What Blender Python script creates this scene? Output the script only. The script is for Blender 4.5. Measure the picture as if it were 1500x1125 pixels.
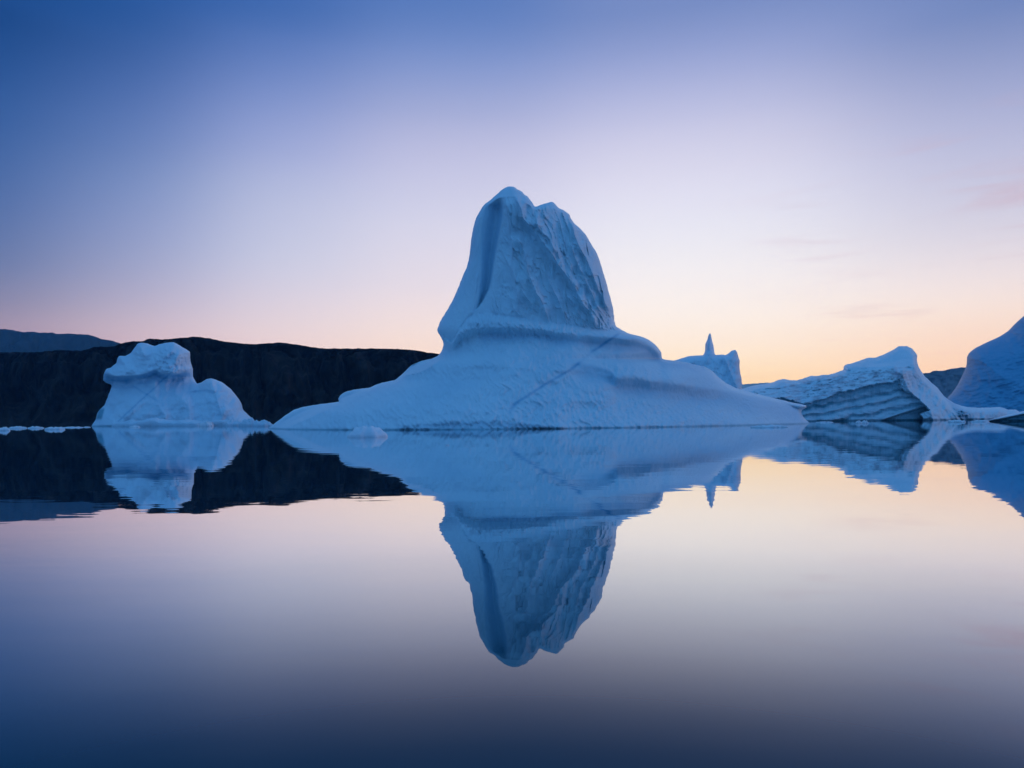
import bpy, math
import numpy as np
from mathutils import Matrix, Vector
from mathutils.geometry import delaunay_2d_cdt
from mathutils.kdtree import KDTree

for o in list(bpy.data.objects):
    bpy.data.objects.remove(o)
scene = bpy.context.scene
col = scene.collection

# ------------------------------------------------------------------ camera
FPX, PW, PH = 1000.0, 1500.0, 1125.0          # focal length in photo pixels
CAM_H = 2.0
RISE = 53.8                                     # horizon below the picture centre, photo pixels
PITCH, ROLL = 0.0, math.atan(0.0091)
fw = Vector((0, math.cos(PITCH), math.sin(PITCH)))
up0 = Vector((0, -math.sin(PITCH), math.cos(PITCH)))
rt0 = Vector((1, 0, 0))
rt = rt0 * math.cos(ROLL) - up0 * math.sin(ROLL)
up = up0 * math.cos(ROLL) + rt0 * math.sin(ROLL)
cam_d = bpy.data.cameras.new('camera')
cam_d.sensor_width = 36.0
cam_d.lens = 36.0 * FPX / PW
cam_d.shift_y = RISE / PW
cam_d.clip_start, cam_d.clip_end = 0.1, 40000
cam = bpy.data.objects.new('camera', cam_d)
col.objects.link(cam)
M = Matrix(((rt.x, up.x, -fw.x, 0), (rt.y, up.y, -fw.y, 0), (rt.z, up.z, -fw.z, CAM_H), (0, 0, 0, 1)))
cam.matrix_world = M
scene.camera = cam
scene.render.resolution_x, scene.render.resolution_y = 1024, 768


def at(px, py, Y):
    """world point seen at photo pixel (px, py) at distance Y along the world y axis"""
    a = (np.asarray(px, float) - PW / 2) / FPX
    b = -(np.asarray(py, float) - PH / 2 - RISE) / FPX
    dx = a * rt.x + b * up.x + fw.x
    dy = a * rt.y + b * up.y + fw.y
    dz = a * rt.z + b * up.z + fw.z
    s = np.asarray(Y, float) / dy
    return np.stack([dx * s, np.broadcast_to(np.asarray(Y, float), s.shape), CAM_H + dz * s], -1)


def elev(px, py):
    v = at(px, py, 1.0) - np.array([0, 0, CAM_H])
    return math.degrees(math.atan2(v[2], math.hypot(v[0], v[1])))


def lin(c):
    return tuple((x / 255 / 12.92 if x / 255 <= .04045 else ((x / 255 + .055) / 1.055) ** 2.4) for x in c)


# ------------------------------------------------------------------ sky
GLOW_AZ = math.radians(16.7)                    # where the sun went down
world = bpy.data.worlds.new('World')
scene.world = world
world.use_nodes = True
wt = world.node_tree
wt.nodes.clear()
W = wt.nodes.new
WL = wt.links.new


def wmath(op, a, b=None, c=None, clamp=False):
    n = W('ShaderNodeMath')
    n.operation = op
    n.use_clamp = clamp
    for i, v in enumerate((a, b, c)):
        if v is None:
            continue
        if hasattr(v, 'is_linked'):
            WL(v, n.inputs[i])
        else:
            n.inputs[i].default_value = v
    return n.outputs[0]


tc = W('ShaderNodeTexCoord')
sep = W('ShaderNodeSeparateXYZ')
WL(tc.outputs['Generated'], sep.inputs[0])
zc = wmath('MAXIMUM', sep.outputs[2], 0.0)
el = wmath('DIVIDE', wmath('ARCSINE', wmath('MINIMUM', zc, 1.0)), math.pi / 2)
# azimuth measured from the glow, degrees, positive to the right
dot = wmath('ADD', wmath('MULTIPLY', sep.outputs[0], math.sin(GLOW_AZ)), wmath('MULTIPLY', sep.outputs[1], math.cos(GLOW_AZ)))
crs = wmath('SUBTRACT', wmath('MULTIPLY', sep.outputs[0], math.cos(GLOW_AZ)), wmath('MULTIPLY', sep.outputs[1], math.sin(GLOW_AZ)))
daz = wmath('MULTIPLY', wmath('ARCTAN2', crs, dot), 180 / math.pi)
# faint high cirrus: stretched noise shifts the gradient a little
mp = W('ShaderNodeMapping')
mp.inputs['Rotation'].default_value = (0.0, math.radians(13), 0.0)
mp.inputs['Scale'].default_value = (2.2, 2.2, 26.0)
WL(tc.outputs['Generated'], mp.inputs[0])
nz = W('ShaderNodeTexNoise')
nz.inputs['Scale'].default_value = 1.6
nz.inputs['Detail'].default_value = 6.0
nz.inputs['Roughness'].default_value = 0.55
nz.inputs['Distortion'].default_value = 0.6
WL(mp.outputs[0], nz.inputs['Vector'])
cir = W('ShaderNodeMapRange')
cir.interpolation_type = 'SMOOTHSTEP'
cir.inputs['From Min'].default_value = 0.50
cir.inputs['From Max'].default_value = 0.78
cir.inputs['To Min'].default_value = 0.0
cir.inputs['To Max'].default_value = 0.42
WL(nz.outputs['Fac'], cir.inputs['Value'])

ZEN = (94, 160, 220)
SKY_GAIN = 1.4                                  # ramps stop at 1, the horizon glow is brighter
HAZE_D, HAZE_TOP, HAZE_R = 6.5e-5, 860.0, 7060.0
HAZE_C, HAZE_L = (0.16, 0.55, 1.0), (0.0, 0.08, 0.20)


def clear(c, deg):
    """radiance above the haze layer that still shows as colour c through it"""
    path = min(HAZE_R, HAZE_TOP / max(math.sin(math.radians(deg)), 1e-3))
    out_ = []
    for v, k, l in zip(lin(c), HAZE_C, HAZE_L):
        e = math.exp(-HAZE_D * k * path)
        out_.append(max((v - (1 - e) * l) / e, 0.0) / SKY_GAIN)
    return tuple(out_)



def col_ramp(stops):
    r = W('ShaderNodeValToRGB')
    r.color_ramp.interpolation = 'B_SPLINE'
    e = r.color_ramp.elements
    stops = sorted(stops)
    while len(e) > 1:
        e.remove(e[-1])
    e[0].position = stops[0][0]
    e[0].color = clear(stops[0][1], stops[0][0] * 90) + (1,)
    for p, c in stops[1:]:
        k = e.new(p)
        k.color = clear(c, p * 90) + (1,)
    WL(el, r.inputs[0])
    return r.outputs[0]


def px_stops(px, items, extra):
    return [(max(elev(px, y), 0) / 90, c) for y, c in items] + [(d / 90, c) for d, c in extra]


columns = [
    (0.0, px_stops(1050, [(612, (255, 208, 150)), (575, (255, 214, 163)), (545, (254, 222, 182)), (500, (253, 235, 218)),
                          (440, (249, 238, 233)), (385, (241, 236, 239)), (330, (231, 230, 241)), (275, (224, 222, 239)),
                          (220, (212, 210, 232)), (165, (196, 197, 227)), (80, (150, 163, 211)), (0, (117, 138, 191))],
                   [(45, (92, 124, 192)), (65, ZEN), (90, ZEN)])),
    (-22.5, px_stops(615, [(612, (250, 205, 172)), (560, (248, 212, 188)), (500, (245, 221, 210)), (460, (239, 220, 219)),
                          (420, (230, 218, 226)), (330, (212, 211, 231)), (275, (202, 202, 228)), (220, (189, 190, 222)),
                          (165, (167, 174, 213)), (80, (119, 144, 202)), (0, (84, 119, 183))],
                    [(45, (78, 118, 190)), (65, ZEN), (90, ZEN)])),
    (-36.0, px_stops(400, [(612, (238, 200, 190)), (550, (236, 205, 200)), (495, (231, 209, 210)), (440, (217, 206, 219)),
                          (385, (200, 202, 224)), (330, (191, 195, 222)), (275, (180, 187, 219)), (220, (158, 169, 214)),
                          (140, (124, 145, 202)), (55, (80, 115, 182)), (0, (56, 99, 168))],
                    [(40, (62, 106, 182)), (65, ZEN), (90, ZEN)])),
    (-45.5, px_stops(200, [(612, (222, 184, 190)), (550, (222, 188, 196)), (480, (212, 189, 200)), (440, (190, 180, 204)),
                          (385, (165, 170, 205)), (330, (148, 160, 204)), (275, (130, 150, 199)), (220, (108, 134, 190)), (140, (80, 114, 179)),
                          (55, (46, 92, 160)), (0, (32, 82, 150))],
                    [(39, (50, 98, 178)), (65, ZEN), (90, ZEN)])),
    (-53.6, px_stops(0, [(620, (180, 150, 165)), (550, (166, 140, 160)), (478, (147, 131, 156)), (440, (118, 119, 153)),
                        (385, (84, 106, 154)), (275, (52, 92, 154)), (140, (24, 76, 142)), (55, (5, 60, 124)), (0, (2, 54, 116))],
                    [(38, (40, 92, 172)), (65, ZEN), (90, ZEN)])),
    (19.6, px_stops(1485, [(610, (255, 202, 160)), (540, (252, 208, 176)), (460, (249, 225, 210)), (400, (238, 223, 223)), (330, (212, 207, 221)),
                           (250, (196, 195, 219)), (165, (174, 178, 212)), (80, (142, 154, 198)), (0, (112, 133, 184))],
                    [(42, (76, 116, 188)), (65, ZEN), (90, ZEN)])),
    (40.0, px_stops(1485, [(610, (240, 196, 175)), (540, (236, 200, 186)), (460, (224, 202, 205)), (400, (206, 198, 215)), (330, (185, 188, 214)),
                           (250, (160, 170, 210)), (165, (130, 148, 200)), (80, (92, 122, 186)), (0, (66, 106, 176))],
                    [(42, (62, 108, 184)), (65, ZEN), (90, ZEN)])),
]
SIDE = [(0, (105, 118, 170)), (8 / 90, (80, 112, 178)), (25 / 90, (48, 108, 172)), (60 / 90, (80, 140, 206)), (1, ZEN)]
REAR = [(0, (80, 118, 178)), (8 / 90, (64, 120, 180)), (30 / 90, (60, 127, 191)), (60 / 90, (82, 146, 208)), (1, ZEN)]
columns += [(-95.0, SIDE), (95.0, SIDE), (-180.0, REAR), (180.0, REAR)]
SIG = [12.0, 9.0, 7.5, 6.5, 9.0, 11.0, 13.0, 24.0, 28.0, 45.0, 45.0]
num = den = None
for (a0, st), sg in zip(columns, SIG):
    q = wmath('DIVIDE', wmath('SUBTRACT', daz, a0), sg)
    w = wmath('EXPONENT', wmath('MULTIPLY', wmath('MULTIPLY', q, q), -1.0))
    sc = W('ShaderNodeVectorMath')
    sc.operation = 'SCALE'
    WL(col_ramp(st), sc.inputs[0])
    WL(w, sc.inputs['Scale'])
    if num is None:
        num, den = sc.outputs[0], w
    else:
        ad = W('ShaderNodeVectorMath')
        ad.operation = 'ADD'
        WL(num, ad.inputs[0])
        WL(sc.outputs[0], ad.inputs[1])
        num, den = ad.outputs[0], wmath('ADD', den, w)
dv = W('ShaderNodeVectorMath')
dv.operation = 'SCALE'
WL(num, dv.inputs[0])
WL(wmath('DIVIDE', 1.0, den), dv.inputs['Scale'])
out = dv.outputs[0]
mc = W('ShaderNodeMix')
mc.data_type = 'RGBA'


def wstep(v, lo, hi):
    n = W('ShaderNodeMapRange')
    n.interpolation_type = 'SMOOTHSTEP'
    n.inputs['From Min'].default_value = lo
    n.inputs['From Max'].default_value = hi
    WL(v, n.inputs['Value'])
    return n.outputs[0]


wm = wmath('MULTIPLY', wstep(daz, -4.0, 18.0), wmath('MULTIPLY', wstep(el, .01, .06), wmath('SUBTRACT', 1.0, wstep(el, .17, .27))))
WL(wmath('MULTIPLY', cir.outputs[0], wm), mc.inputs[0])
WL(out, mc.inputs[6])
mc.inputs[7].default_value = tuple(v / SKY_GAIN for v in lin((205, 172, 190))) + (1,)
bg = W('ShaderNodeBackground')
bg.inputs['Strength'].default_value = SKY_GAIN
WL(mc.outputs[2], bg.inputs['Color'])
wo = W('ShaderNodeOutputWorld')
WL(bg.outputs[0], wo.inputs['Surface'])

# ------------------------------------------------------------------ sun (last light, low on the right)
SUN_AZ, SUN_EL = math.radians(84), math.radians(8)
sd = bpy.data.lights.new('sun', 'SUN')
sd.energy = 0.25
sd.angle = math.radians(20)
sd.color = (1.0, 0.78, 0.80)
sun = bpy.data.objects.new('sun', sd)
col.objects.link(sun)
sdir = Vector((math.sin(SUN_AZ) * math.cos(SUN_EL), math.cos(SUN_AZ) * math.cos(SUN_EL), math.sin(SUN_EL)))
sun.rotation_euler = sdir.to_track_quat('Z', 'Y').to_euler()
sun.location = sdir * 300

vs = scene.view_settings
vs.view_transform = 'Standard'
vs.look = 'None'
vs.exposure = 0.0
vs.gamma = 1.0
scene.render.engine = 'CYCLES'
scene.cycles.max_bounces = 6
scene.cycles.volume_bounces = 0

# ------------------------------------------------------------------ numeric helpers


def _h(ix, iy, seed):
    n = (ix.astype(np.int64) * 374761393 + iy.astype(np.int64) * 668265263 + seed * 1442695041) & 0x7fffffff
    n = ((n ^ (n >> 13)) * 1274126177) & 0x7fffffff
    return n ^ (n >> 16)


def noise(x, y, seed=0):
    x, y = np.broadcast_arrays(np.asarray(x, float), np.asarray(y, float))
    ix, iy = np.floor(x), np.floor(y)
    fx, fy = x - ix, y - iy
    ux, uy = fx * fx * fx * (fx * (fx * 6 - 15) + 10), fy * fy * fy * (fy * (fy * 6 - 15) + 10)

    def g(a, b, dx, dy):
        t = (_h(a, b, seed) & 0xffff) / 65536.0 * 2 * np.pi
        return np.cos(t) * dx + np.sin(t) * dy
    n00, n10 = g(ix, iy, fx, fy), g(ix + 1, iy, fx - 1, fy)
    n01, n11 = g(ix, iy + 1, fx, fy - 1), g(ix + 1, iy + 1, fx - 1, fy - 1)
    a = n00 + ux * (n10 - n00)
    b = n01 + ux * (n11 - n01)
    return (a + uy * (b - a)) * 1.5


def fbm(x, y, seed=0, octv=4, gain=.5):
    s, a, f = 0, 1.0, 1.0
    for i in range(octv):
        s = s + a * noise(np.asarray(x) * f, np.asarray(y) * f, seed + 17 * i)
        a *= gain
        f *= 2.03
    return s


def ridged(x, y, seed=0, octv=4):
    s, a, f = 0, 1.0, 1.0
    for i in range(octv):
        s = s + a * (1 - 2 * np.abs(noise(np.asarray(x) * f, np.asarray(y) * f, seed + 31 * i)))
        a *= .5
        f *= 2.1
    return s


def sst(a, b, x):
    t = np.clip((x - a) / (b - a), 0, 1)
    return t * t * (3 - 2 * t)


def curve(pts):
    """smooth monotone interpolation through (key, value) points"""
    p = np.array(sorted(pts), float)
    k, v = p[:, 0], p[:, 1]
    dk = np.diff(k)
    sl = np.diff(v) / dk
    m = np.empty_like(v)
    m[0], m[-1] = sl[0], sl[-1]
    for i in range(1, len(v) - 1):
        m[i] = 0 if sl[i - 1] * sl[i] <= 0 else 2 * sl[i - 1] * sl[i] / (sl[i - 1] + sl[i])

    def f(x):
        x = np.asarray(x, float)
        xc = np.clip(x, k[0], k[-1])
        i = np.clip(np.searchsorted(k, xc, side='right') - 1, 0, len(k) - 2)
        t = (xc - k[i]) / dk[i]
        return ((2 * t**3 - 3 * t**2 + 1) * v[i] + (t**3 - 2 * t**2 + t) * dk[i] * m[i]
                + (-2 * t**3 + 3 * t**2) * v[i + 1] + (t**3 - t**2) * dk[i] * m[i + 1])
    return f


def dense_outline(pts, step, jit=0.35, seed=3, wl=1e9):
    P = np.array(pts, float)
    n = len(P)
    outp = []
    for i in range(n):
        p0, p1, p2, p3 = P[i - 1], P[i], P[(i + 1) % n], P[(i + 2) % n]
        d = np.linalg.norm(p2 - p1)
        m = max(1, int(round(d / step)))
        for j in range(m):
            t = j / m
            # mild rounding only (tension keeps corners crisp)
            t1, t2 = (p2 - p0) * .28, (p3 - p1) * .28
            l0, l2 = np.linalg.norm(p1 - p0) + 1e-6, np.linalg.norm(p3 - p2) + 1e-6
            t1 = t1 * min(1, 1.2 * min(d, l0) / max(d, l0) + .2)
            t2 = t2 * min(1, 1.2 * min(d, l2) / max(d, l2) + .2)
            q = ((2 * t**3 - 3 * t**2 + 1) * p1 + (t**3 - 2 * t**2 + t) * t1
                 + (-2 * t**3 + 3 * t**2) * p2 + (t**3 - t**2) * t2)
            outp.append(q)
    Q = np.array(outp)
    tan = np.roll(Q, -1, 0) - np.roll(Q, 1, 0)
    tan /= np.linalg.norm(tan, axis=1)[:, None] + 1e-9
    nor = np.stack([tan[:, 1], -tan[:, 0]], 1)
    j = fbm(Q[:, 0] / 6.0, Q[:, 1] / 6.0, seed, 3) * jit
    return Q + nor * j[:, None]


def seg_dist(P, A, B):
    """distance from points P to the chain of short segments A-B"""
    kd = KDTree(len(A))
    for i, q in enumerate(A.tolist()):
        kd.insert((q[0], q[1], 0), i)
    kd.balance()
    idx = np.array([kd.find((q[0], q[1], 0))[1] for q in P.tolist()])
    out_ = np.full(len(P), 1e9)
    for k in (-1, 0, 1):
        j = (idx + k) % len(A)
        ab, ap = B[j] - A[j], P - A[j]
        t = np.clip((ap * ab).sum(1) / ((ab ** 2).sum(1) + 1e-12), 0, 1)
        out_ = np.minimum(out_, np.linalg.norm(ap - t[:, None] * ab, axis=1))
    return out_


def inside_poly(P, Q):
    x, y = P[:, 0], P[:, 1]
    c = np.zeros(len(P), bool)
    for (x0, y0), (x1, y1) in zip(Q, np.roll(Q, -1, 0)):
        if y0 == y1:
            continue
        k = (y0 > y) != (y1 > y)
        c ^= k & (x < (x1 - x0) * (y - y0) / (y1 - y0) + x0)
    return c


# ------------------------------------------------------------------ materials
def new_mat(name):
    m = bpy.data.materials.new(name)
    m.use_nodes = True
    m.node_tree.nodes.clear()
    return m, m.node_tree.nodes, m.node_tree.links


def ice_material(name, snow, blue, teal, dirt, bump_scale, bump_dist, stretch):
    m, N, L = new_mat(name)
    o = N.new('ShaderNodeOutputMaterial')
    p = N.new('ShaderNodeBsdfPrincipled')
    L.new(p.outputs[0], o.inputs[0])
    tcn = N.new('ShaderNodeTexCoord')
    big = N.new('ShaderNodeTexNoise')
    big.inputs['Scale'].default_value = 0.07 * bump_scale
    big.inputs['Detail'].default_value = 5
    L.new(tcn.outputs['Object'], big.inputs['Vector'])
    r = N.new('ShaderNodeMapRange')
    r.inputs['From Min'].default_value = 0.35
    r.inputs['From Max'].default_value = 0.7
    r.inputs['To Max'].default_value = 0.45
    L.new(big.outputs['Fac'], r.inputs['Value'])
    mix0 = N.new('ShaderNodeMix')
    mix0.data_type = 'RGBA'
    L.new(r.outputs[0], mix0.inputs[0])
    mix0.inputs[6].default_value = snow + (1,)
    mix0.inputs[7].default_value = tuple(s * .6 + b * .4 for s, b in zip(snow, blue)) + (1,)
    prev = mix0.outputs[2]
    for attr, c in (('vein_shade', blue), ('teal', teal), ('dirt', dirt)):
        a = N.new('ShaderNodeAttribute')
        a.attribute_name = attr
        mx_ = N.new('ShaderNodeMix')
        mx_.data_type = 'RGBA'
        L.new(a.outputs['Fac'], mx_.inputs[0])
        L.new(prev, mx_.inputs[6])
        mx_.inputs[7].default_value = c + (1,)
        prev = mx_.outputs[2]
    L.new(prev, p.inputs['Base Color'])
    p.inputs['Roughness'].default_value = 0.55
    p.inputs['Specular IOR Level'].default_value = 0.35
    p.inputs['IOR'].default_value = 1.31
    mpn = N.new('ShaderNodeMapping')
    mpn.inputs['Scale'].default_value = stretch
    L.new(tcn.outputs['Object'], mpn.inputs[0])
    n1 = N.new('ShaderNodeTexNoise')
    n1.inputs['Scale'].default_value = bump_scale
    n1.inputs['Detail'].default_value = 6
    n1.inputs['Roughness'].default_value = 0.6
    L.new(mpn.outputs[0], n1.inputs['Vector'])
    b = N.new('ShaderNodeBump')
    b.inputs['Strength'].default_value = 0.9
    b.inputs['Distance'].default_value = bump_dist
    L.new(n1.outputs['Fac'], b.inputs['Height'])
    L.new(b.outputs[0], p.inputs['Normal'])
    return m


SNOW = (0.71, 0.88, 0.93)
BLUE = (0.17, 0.46, 0.66)
TEAL = (0.12, 0.38, 0.47)
DIRT = (0.30, 0.29, 0.34)
ICE = ice_material('glacier_ice', SNOW, BLUE, TEAL, DIRT, 0.9, 0.5, (1, 1, .7))
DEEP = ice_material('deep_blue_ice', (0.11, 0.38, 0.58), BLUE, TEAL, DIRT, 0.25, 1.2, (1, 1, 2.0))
ICE_FAR = ice_material('far_glacier_ice', (0.68, 0.85, 0.94), BLUE, TEAL, DIRT, 0.25, 1.2, (1, 1, 1.2))
ICE_BIT = ice_material('brash_ice', (0.88, 0.93, 0.96), BLUE, TEAL, DIRT, 3.0, 0.12, (1, 1, 1))


def rock_material(name, c0, c1, scale):
    m, N, L = new_mat(name)
    o = N.new('ShaderNodeOutputMaterial')
    p = N.new('ShaderNodeBsdfPrincipled')
    L.new(p.outputs[0], o.inputs[0])
    tcn = N.new('ShaderNodeTexCoord')
    mpn = N.new('ShaderNodeMapping')
    mpn.inputs['Scale'].default_value = (1, 1, .25)
    L.new(tcn.outputs['Object'], mpn.inputs[0])
    n1 = N.new('ShaderNodeTexNoise')
    n1.inputs['Scale'].default_value = scale
    n1.inputs['Detail'].default_value = 8
    n1.inputs['Roughness'].default_value = .65
    L.new(mpn.outputs[0], n1.inputs['Vector'])
    r = N.new('ShaderNodeValToRGB')
    r.color_ramp.elements[0].position = .35
    r.color_ramp.elements[0].color = c0 + (1,)
    r.color_ramp.elements[1].position = .72
    r.color_ramp.elements[1].color = c1 + (1,)
    L.new(n1.outputs['Fac'], r.inputs[0])
    L.new(r.outputs[0], p.inputs['Base Color'])
    p.inputs['Roughness'].default_value = .95
    p.inputs['Specular IOR Level'].default_value = .1
    return m


ROCK = rock_material('dark_rock', (0.001, 0.002, 0.003), (0.045, 0.034, 0.030), 0.04)
HAZY_ROCK = rock_material('hazy_rock', (0.09, 0.12, 0.15), (0.18, 0.21, 0.27), 0.004)  # paler and bluer than far rock: distance haze put into its base colour
ICECAP = rock_material('ice_cap', (0.45, 0.50, 0.55), (0.7, 0.72, 0.75), 0.004)
ROCK_FAR = rock_material('far_rock', (0.008, 0.010, 0.014), (0.022, 0.024, 0.03), 0.006)


def water_material():
    m, N, L = new_mat('still_water')
    o = N.new('ShaderNodeOutputMaterial')
    gl = N.new('ShaderNodeBsdfGlossy')
    gl.inputs['Roughness'].default_value = 0.012
    gl.inputs['Color'].default_value = (0.95, 0.97, 0.98, 1)
    body = N.new('ShaderNodeBsdfDiffuse')
    body.inputs['Color'].default_value = (0.001, 0.060, 0.092, 1)
    lw = N.new('ShaderNodeLayerWeight')
    lw.inputs['Blend'].default_value = 0.5
    # facing = 1 - cos(incidence); grazing angle g has sin g = 1 - facing
    cr = N.new('ShaderNodeFloatCurve')
    L.new(lw.outputs['Facing'], cr.inputs['Value'])
    c = cr.mapping.curves[0]
    pts = [(0, .02), (0.40, .05), (1 - math.sin(math.radians(27)), .035), (1 - math.sin(math.radians(24)), .075), (1 - math.sin(math.radians(21)), .18),
           (1 - math.sin(math.radians(17)), .40), (1 - math.sin(math.radians(12)), .70), (1 - math.sin(math.radians(8)), .88),
           (1 - math.sin(math.radians(4)), .93), (1, .96)]
    c.points[0].location = pts[0]
    c.points[1].location = pts[-1]
    for q in pts[1:-1]:
        c.points.new(*q)
    cr.mapping.update()
    mix = N.new('ShaderNodeMixShader')
    L.new(cr.outputs[0], mix.inputs[0])
    L.new(body.outputs[0], mix.inputs[1])
    L.new(gl.outputs[0], mix.inputs[2])
    L.new(mix.outputs[0], o.inputs[0])
    tcn = N.new('ShaderNodeTexCoord')
    prev = None
    for sc, vec, dist, det in ((0.55, (0.35, 1.0, 1), 0.0048, 3), (0.09, (0.5, 1.0, 1), 0.012, 2)):
        mpn = N.new('ShaderNodeMapping')
        mpn.inputs['Scale'].default_value = vec
        L.new(tcn.outputs['Object'], mpn.inputs[0])
        n1 = N.new('ShaderNodeTexNoise')
        n1.inputs['Scale'].default_value = sc
        n1.inputs['Detail'].default_value = det
        L.new(mpn.outputs[0], n1.inputs['Vector'])
        b = N.new('ShaderNodeBump')
        b.inputs['Strength'].default_value = 1.0
        b.inputs['Distance'].default_value = dist
        L.new(n1.outputs['Fac'], b.inputs['Height'])
        if prev is not None:
            L.new(prev, b.inputs['Normal'])
        prev = b.outputs[0]
    L.new(prev, gl.inputs['Normal'])
    return m


# ------------------------------------------------------------------ object helpers
def tag(o, label=None, cat=None, group=None, kind=None):
    if label:
        o['label'] = label
    if cat:
        o['category'] = cat
    if group:
        o['group'] = group
    if kind:
        o['kind'] = kind
    return o


def empty(name, loc):
    o = bpy.data.objects.new(name, None)
    o.empty_display_size = 2
    o.location = loc
    col.objects.link(o)
    return o


def mesh_obj(name, V, F, mat, parent=None, loc=None, normals=None, attrs=None, smooth=True):
    me = bpy.data.meshes.new(name)
    if isinstance(F, np.ndarray):
        me.vertices.add(len(V))
        me.vertices.foreach_set('co', np.asarray(V, np.float32).ravel())
        me.loops.add(F.size)
        me.loops.foreach_set('vertex_index', F.astype(np.int32).ravel())
        me.polygons.add(len(F))
        me.polygons.foreach_set('loop_start', np.arange(0, F.size, F.shape[1], dtype=np.int32))
        me.update(calc_edges=True)
    else:
        me.from_pydata(np.asarray(V).tolist(), [], [list(map(int, f)) for f in F])
        me.update()
    for k, v in (attrs or {}).items():
        a = me.attributes.new(k, 'FLOAT', 'POINT')
        a.data.foreach_set('value', np.asarray(v, np.float32))
    me.polygons.foreach_set('use_smooth', np.full(len(me.polygons), smooth))
    if normals is not None:
        me.normals_split_custom_set_from_vertices(np.asarray(normals).tolist())
    me.materials.append(mat)
    o = bpy.data.objects.new(name, me)
    if loc is not None:
        o.location = loc
    if parent is not None:
        o.parent = parent
    col.objects.link(o)
    return o


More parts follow.
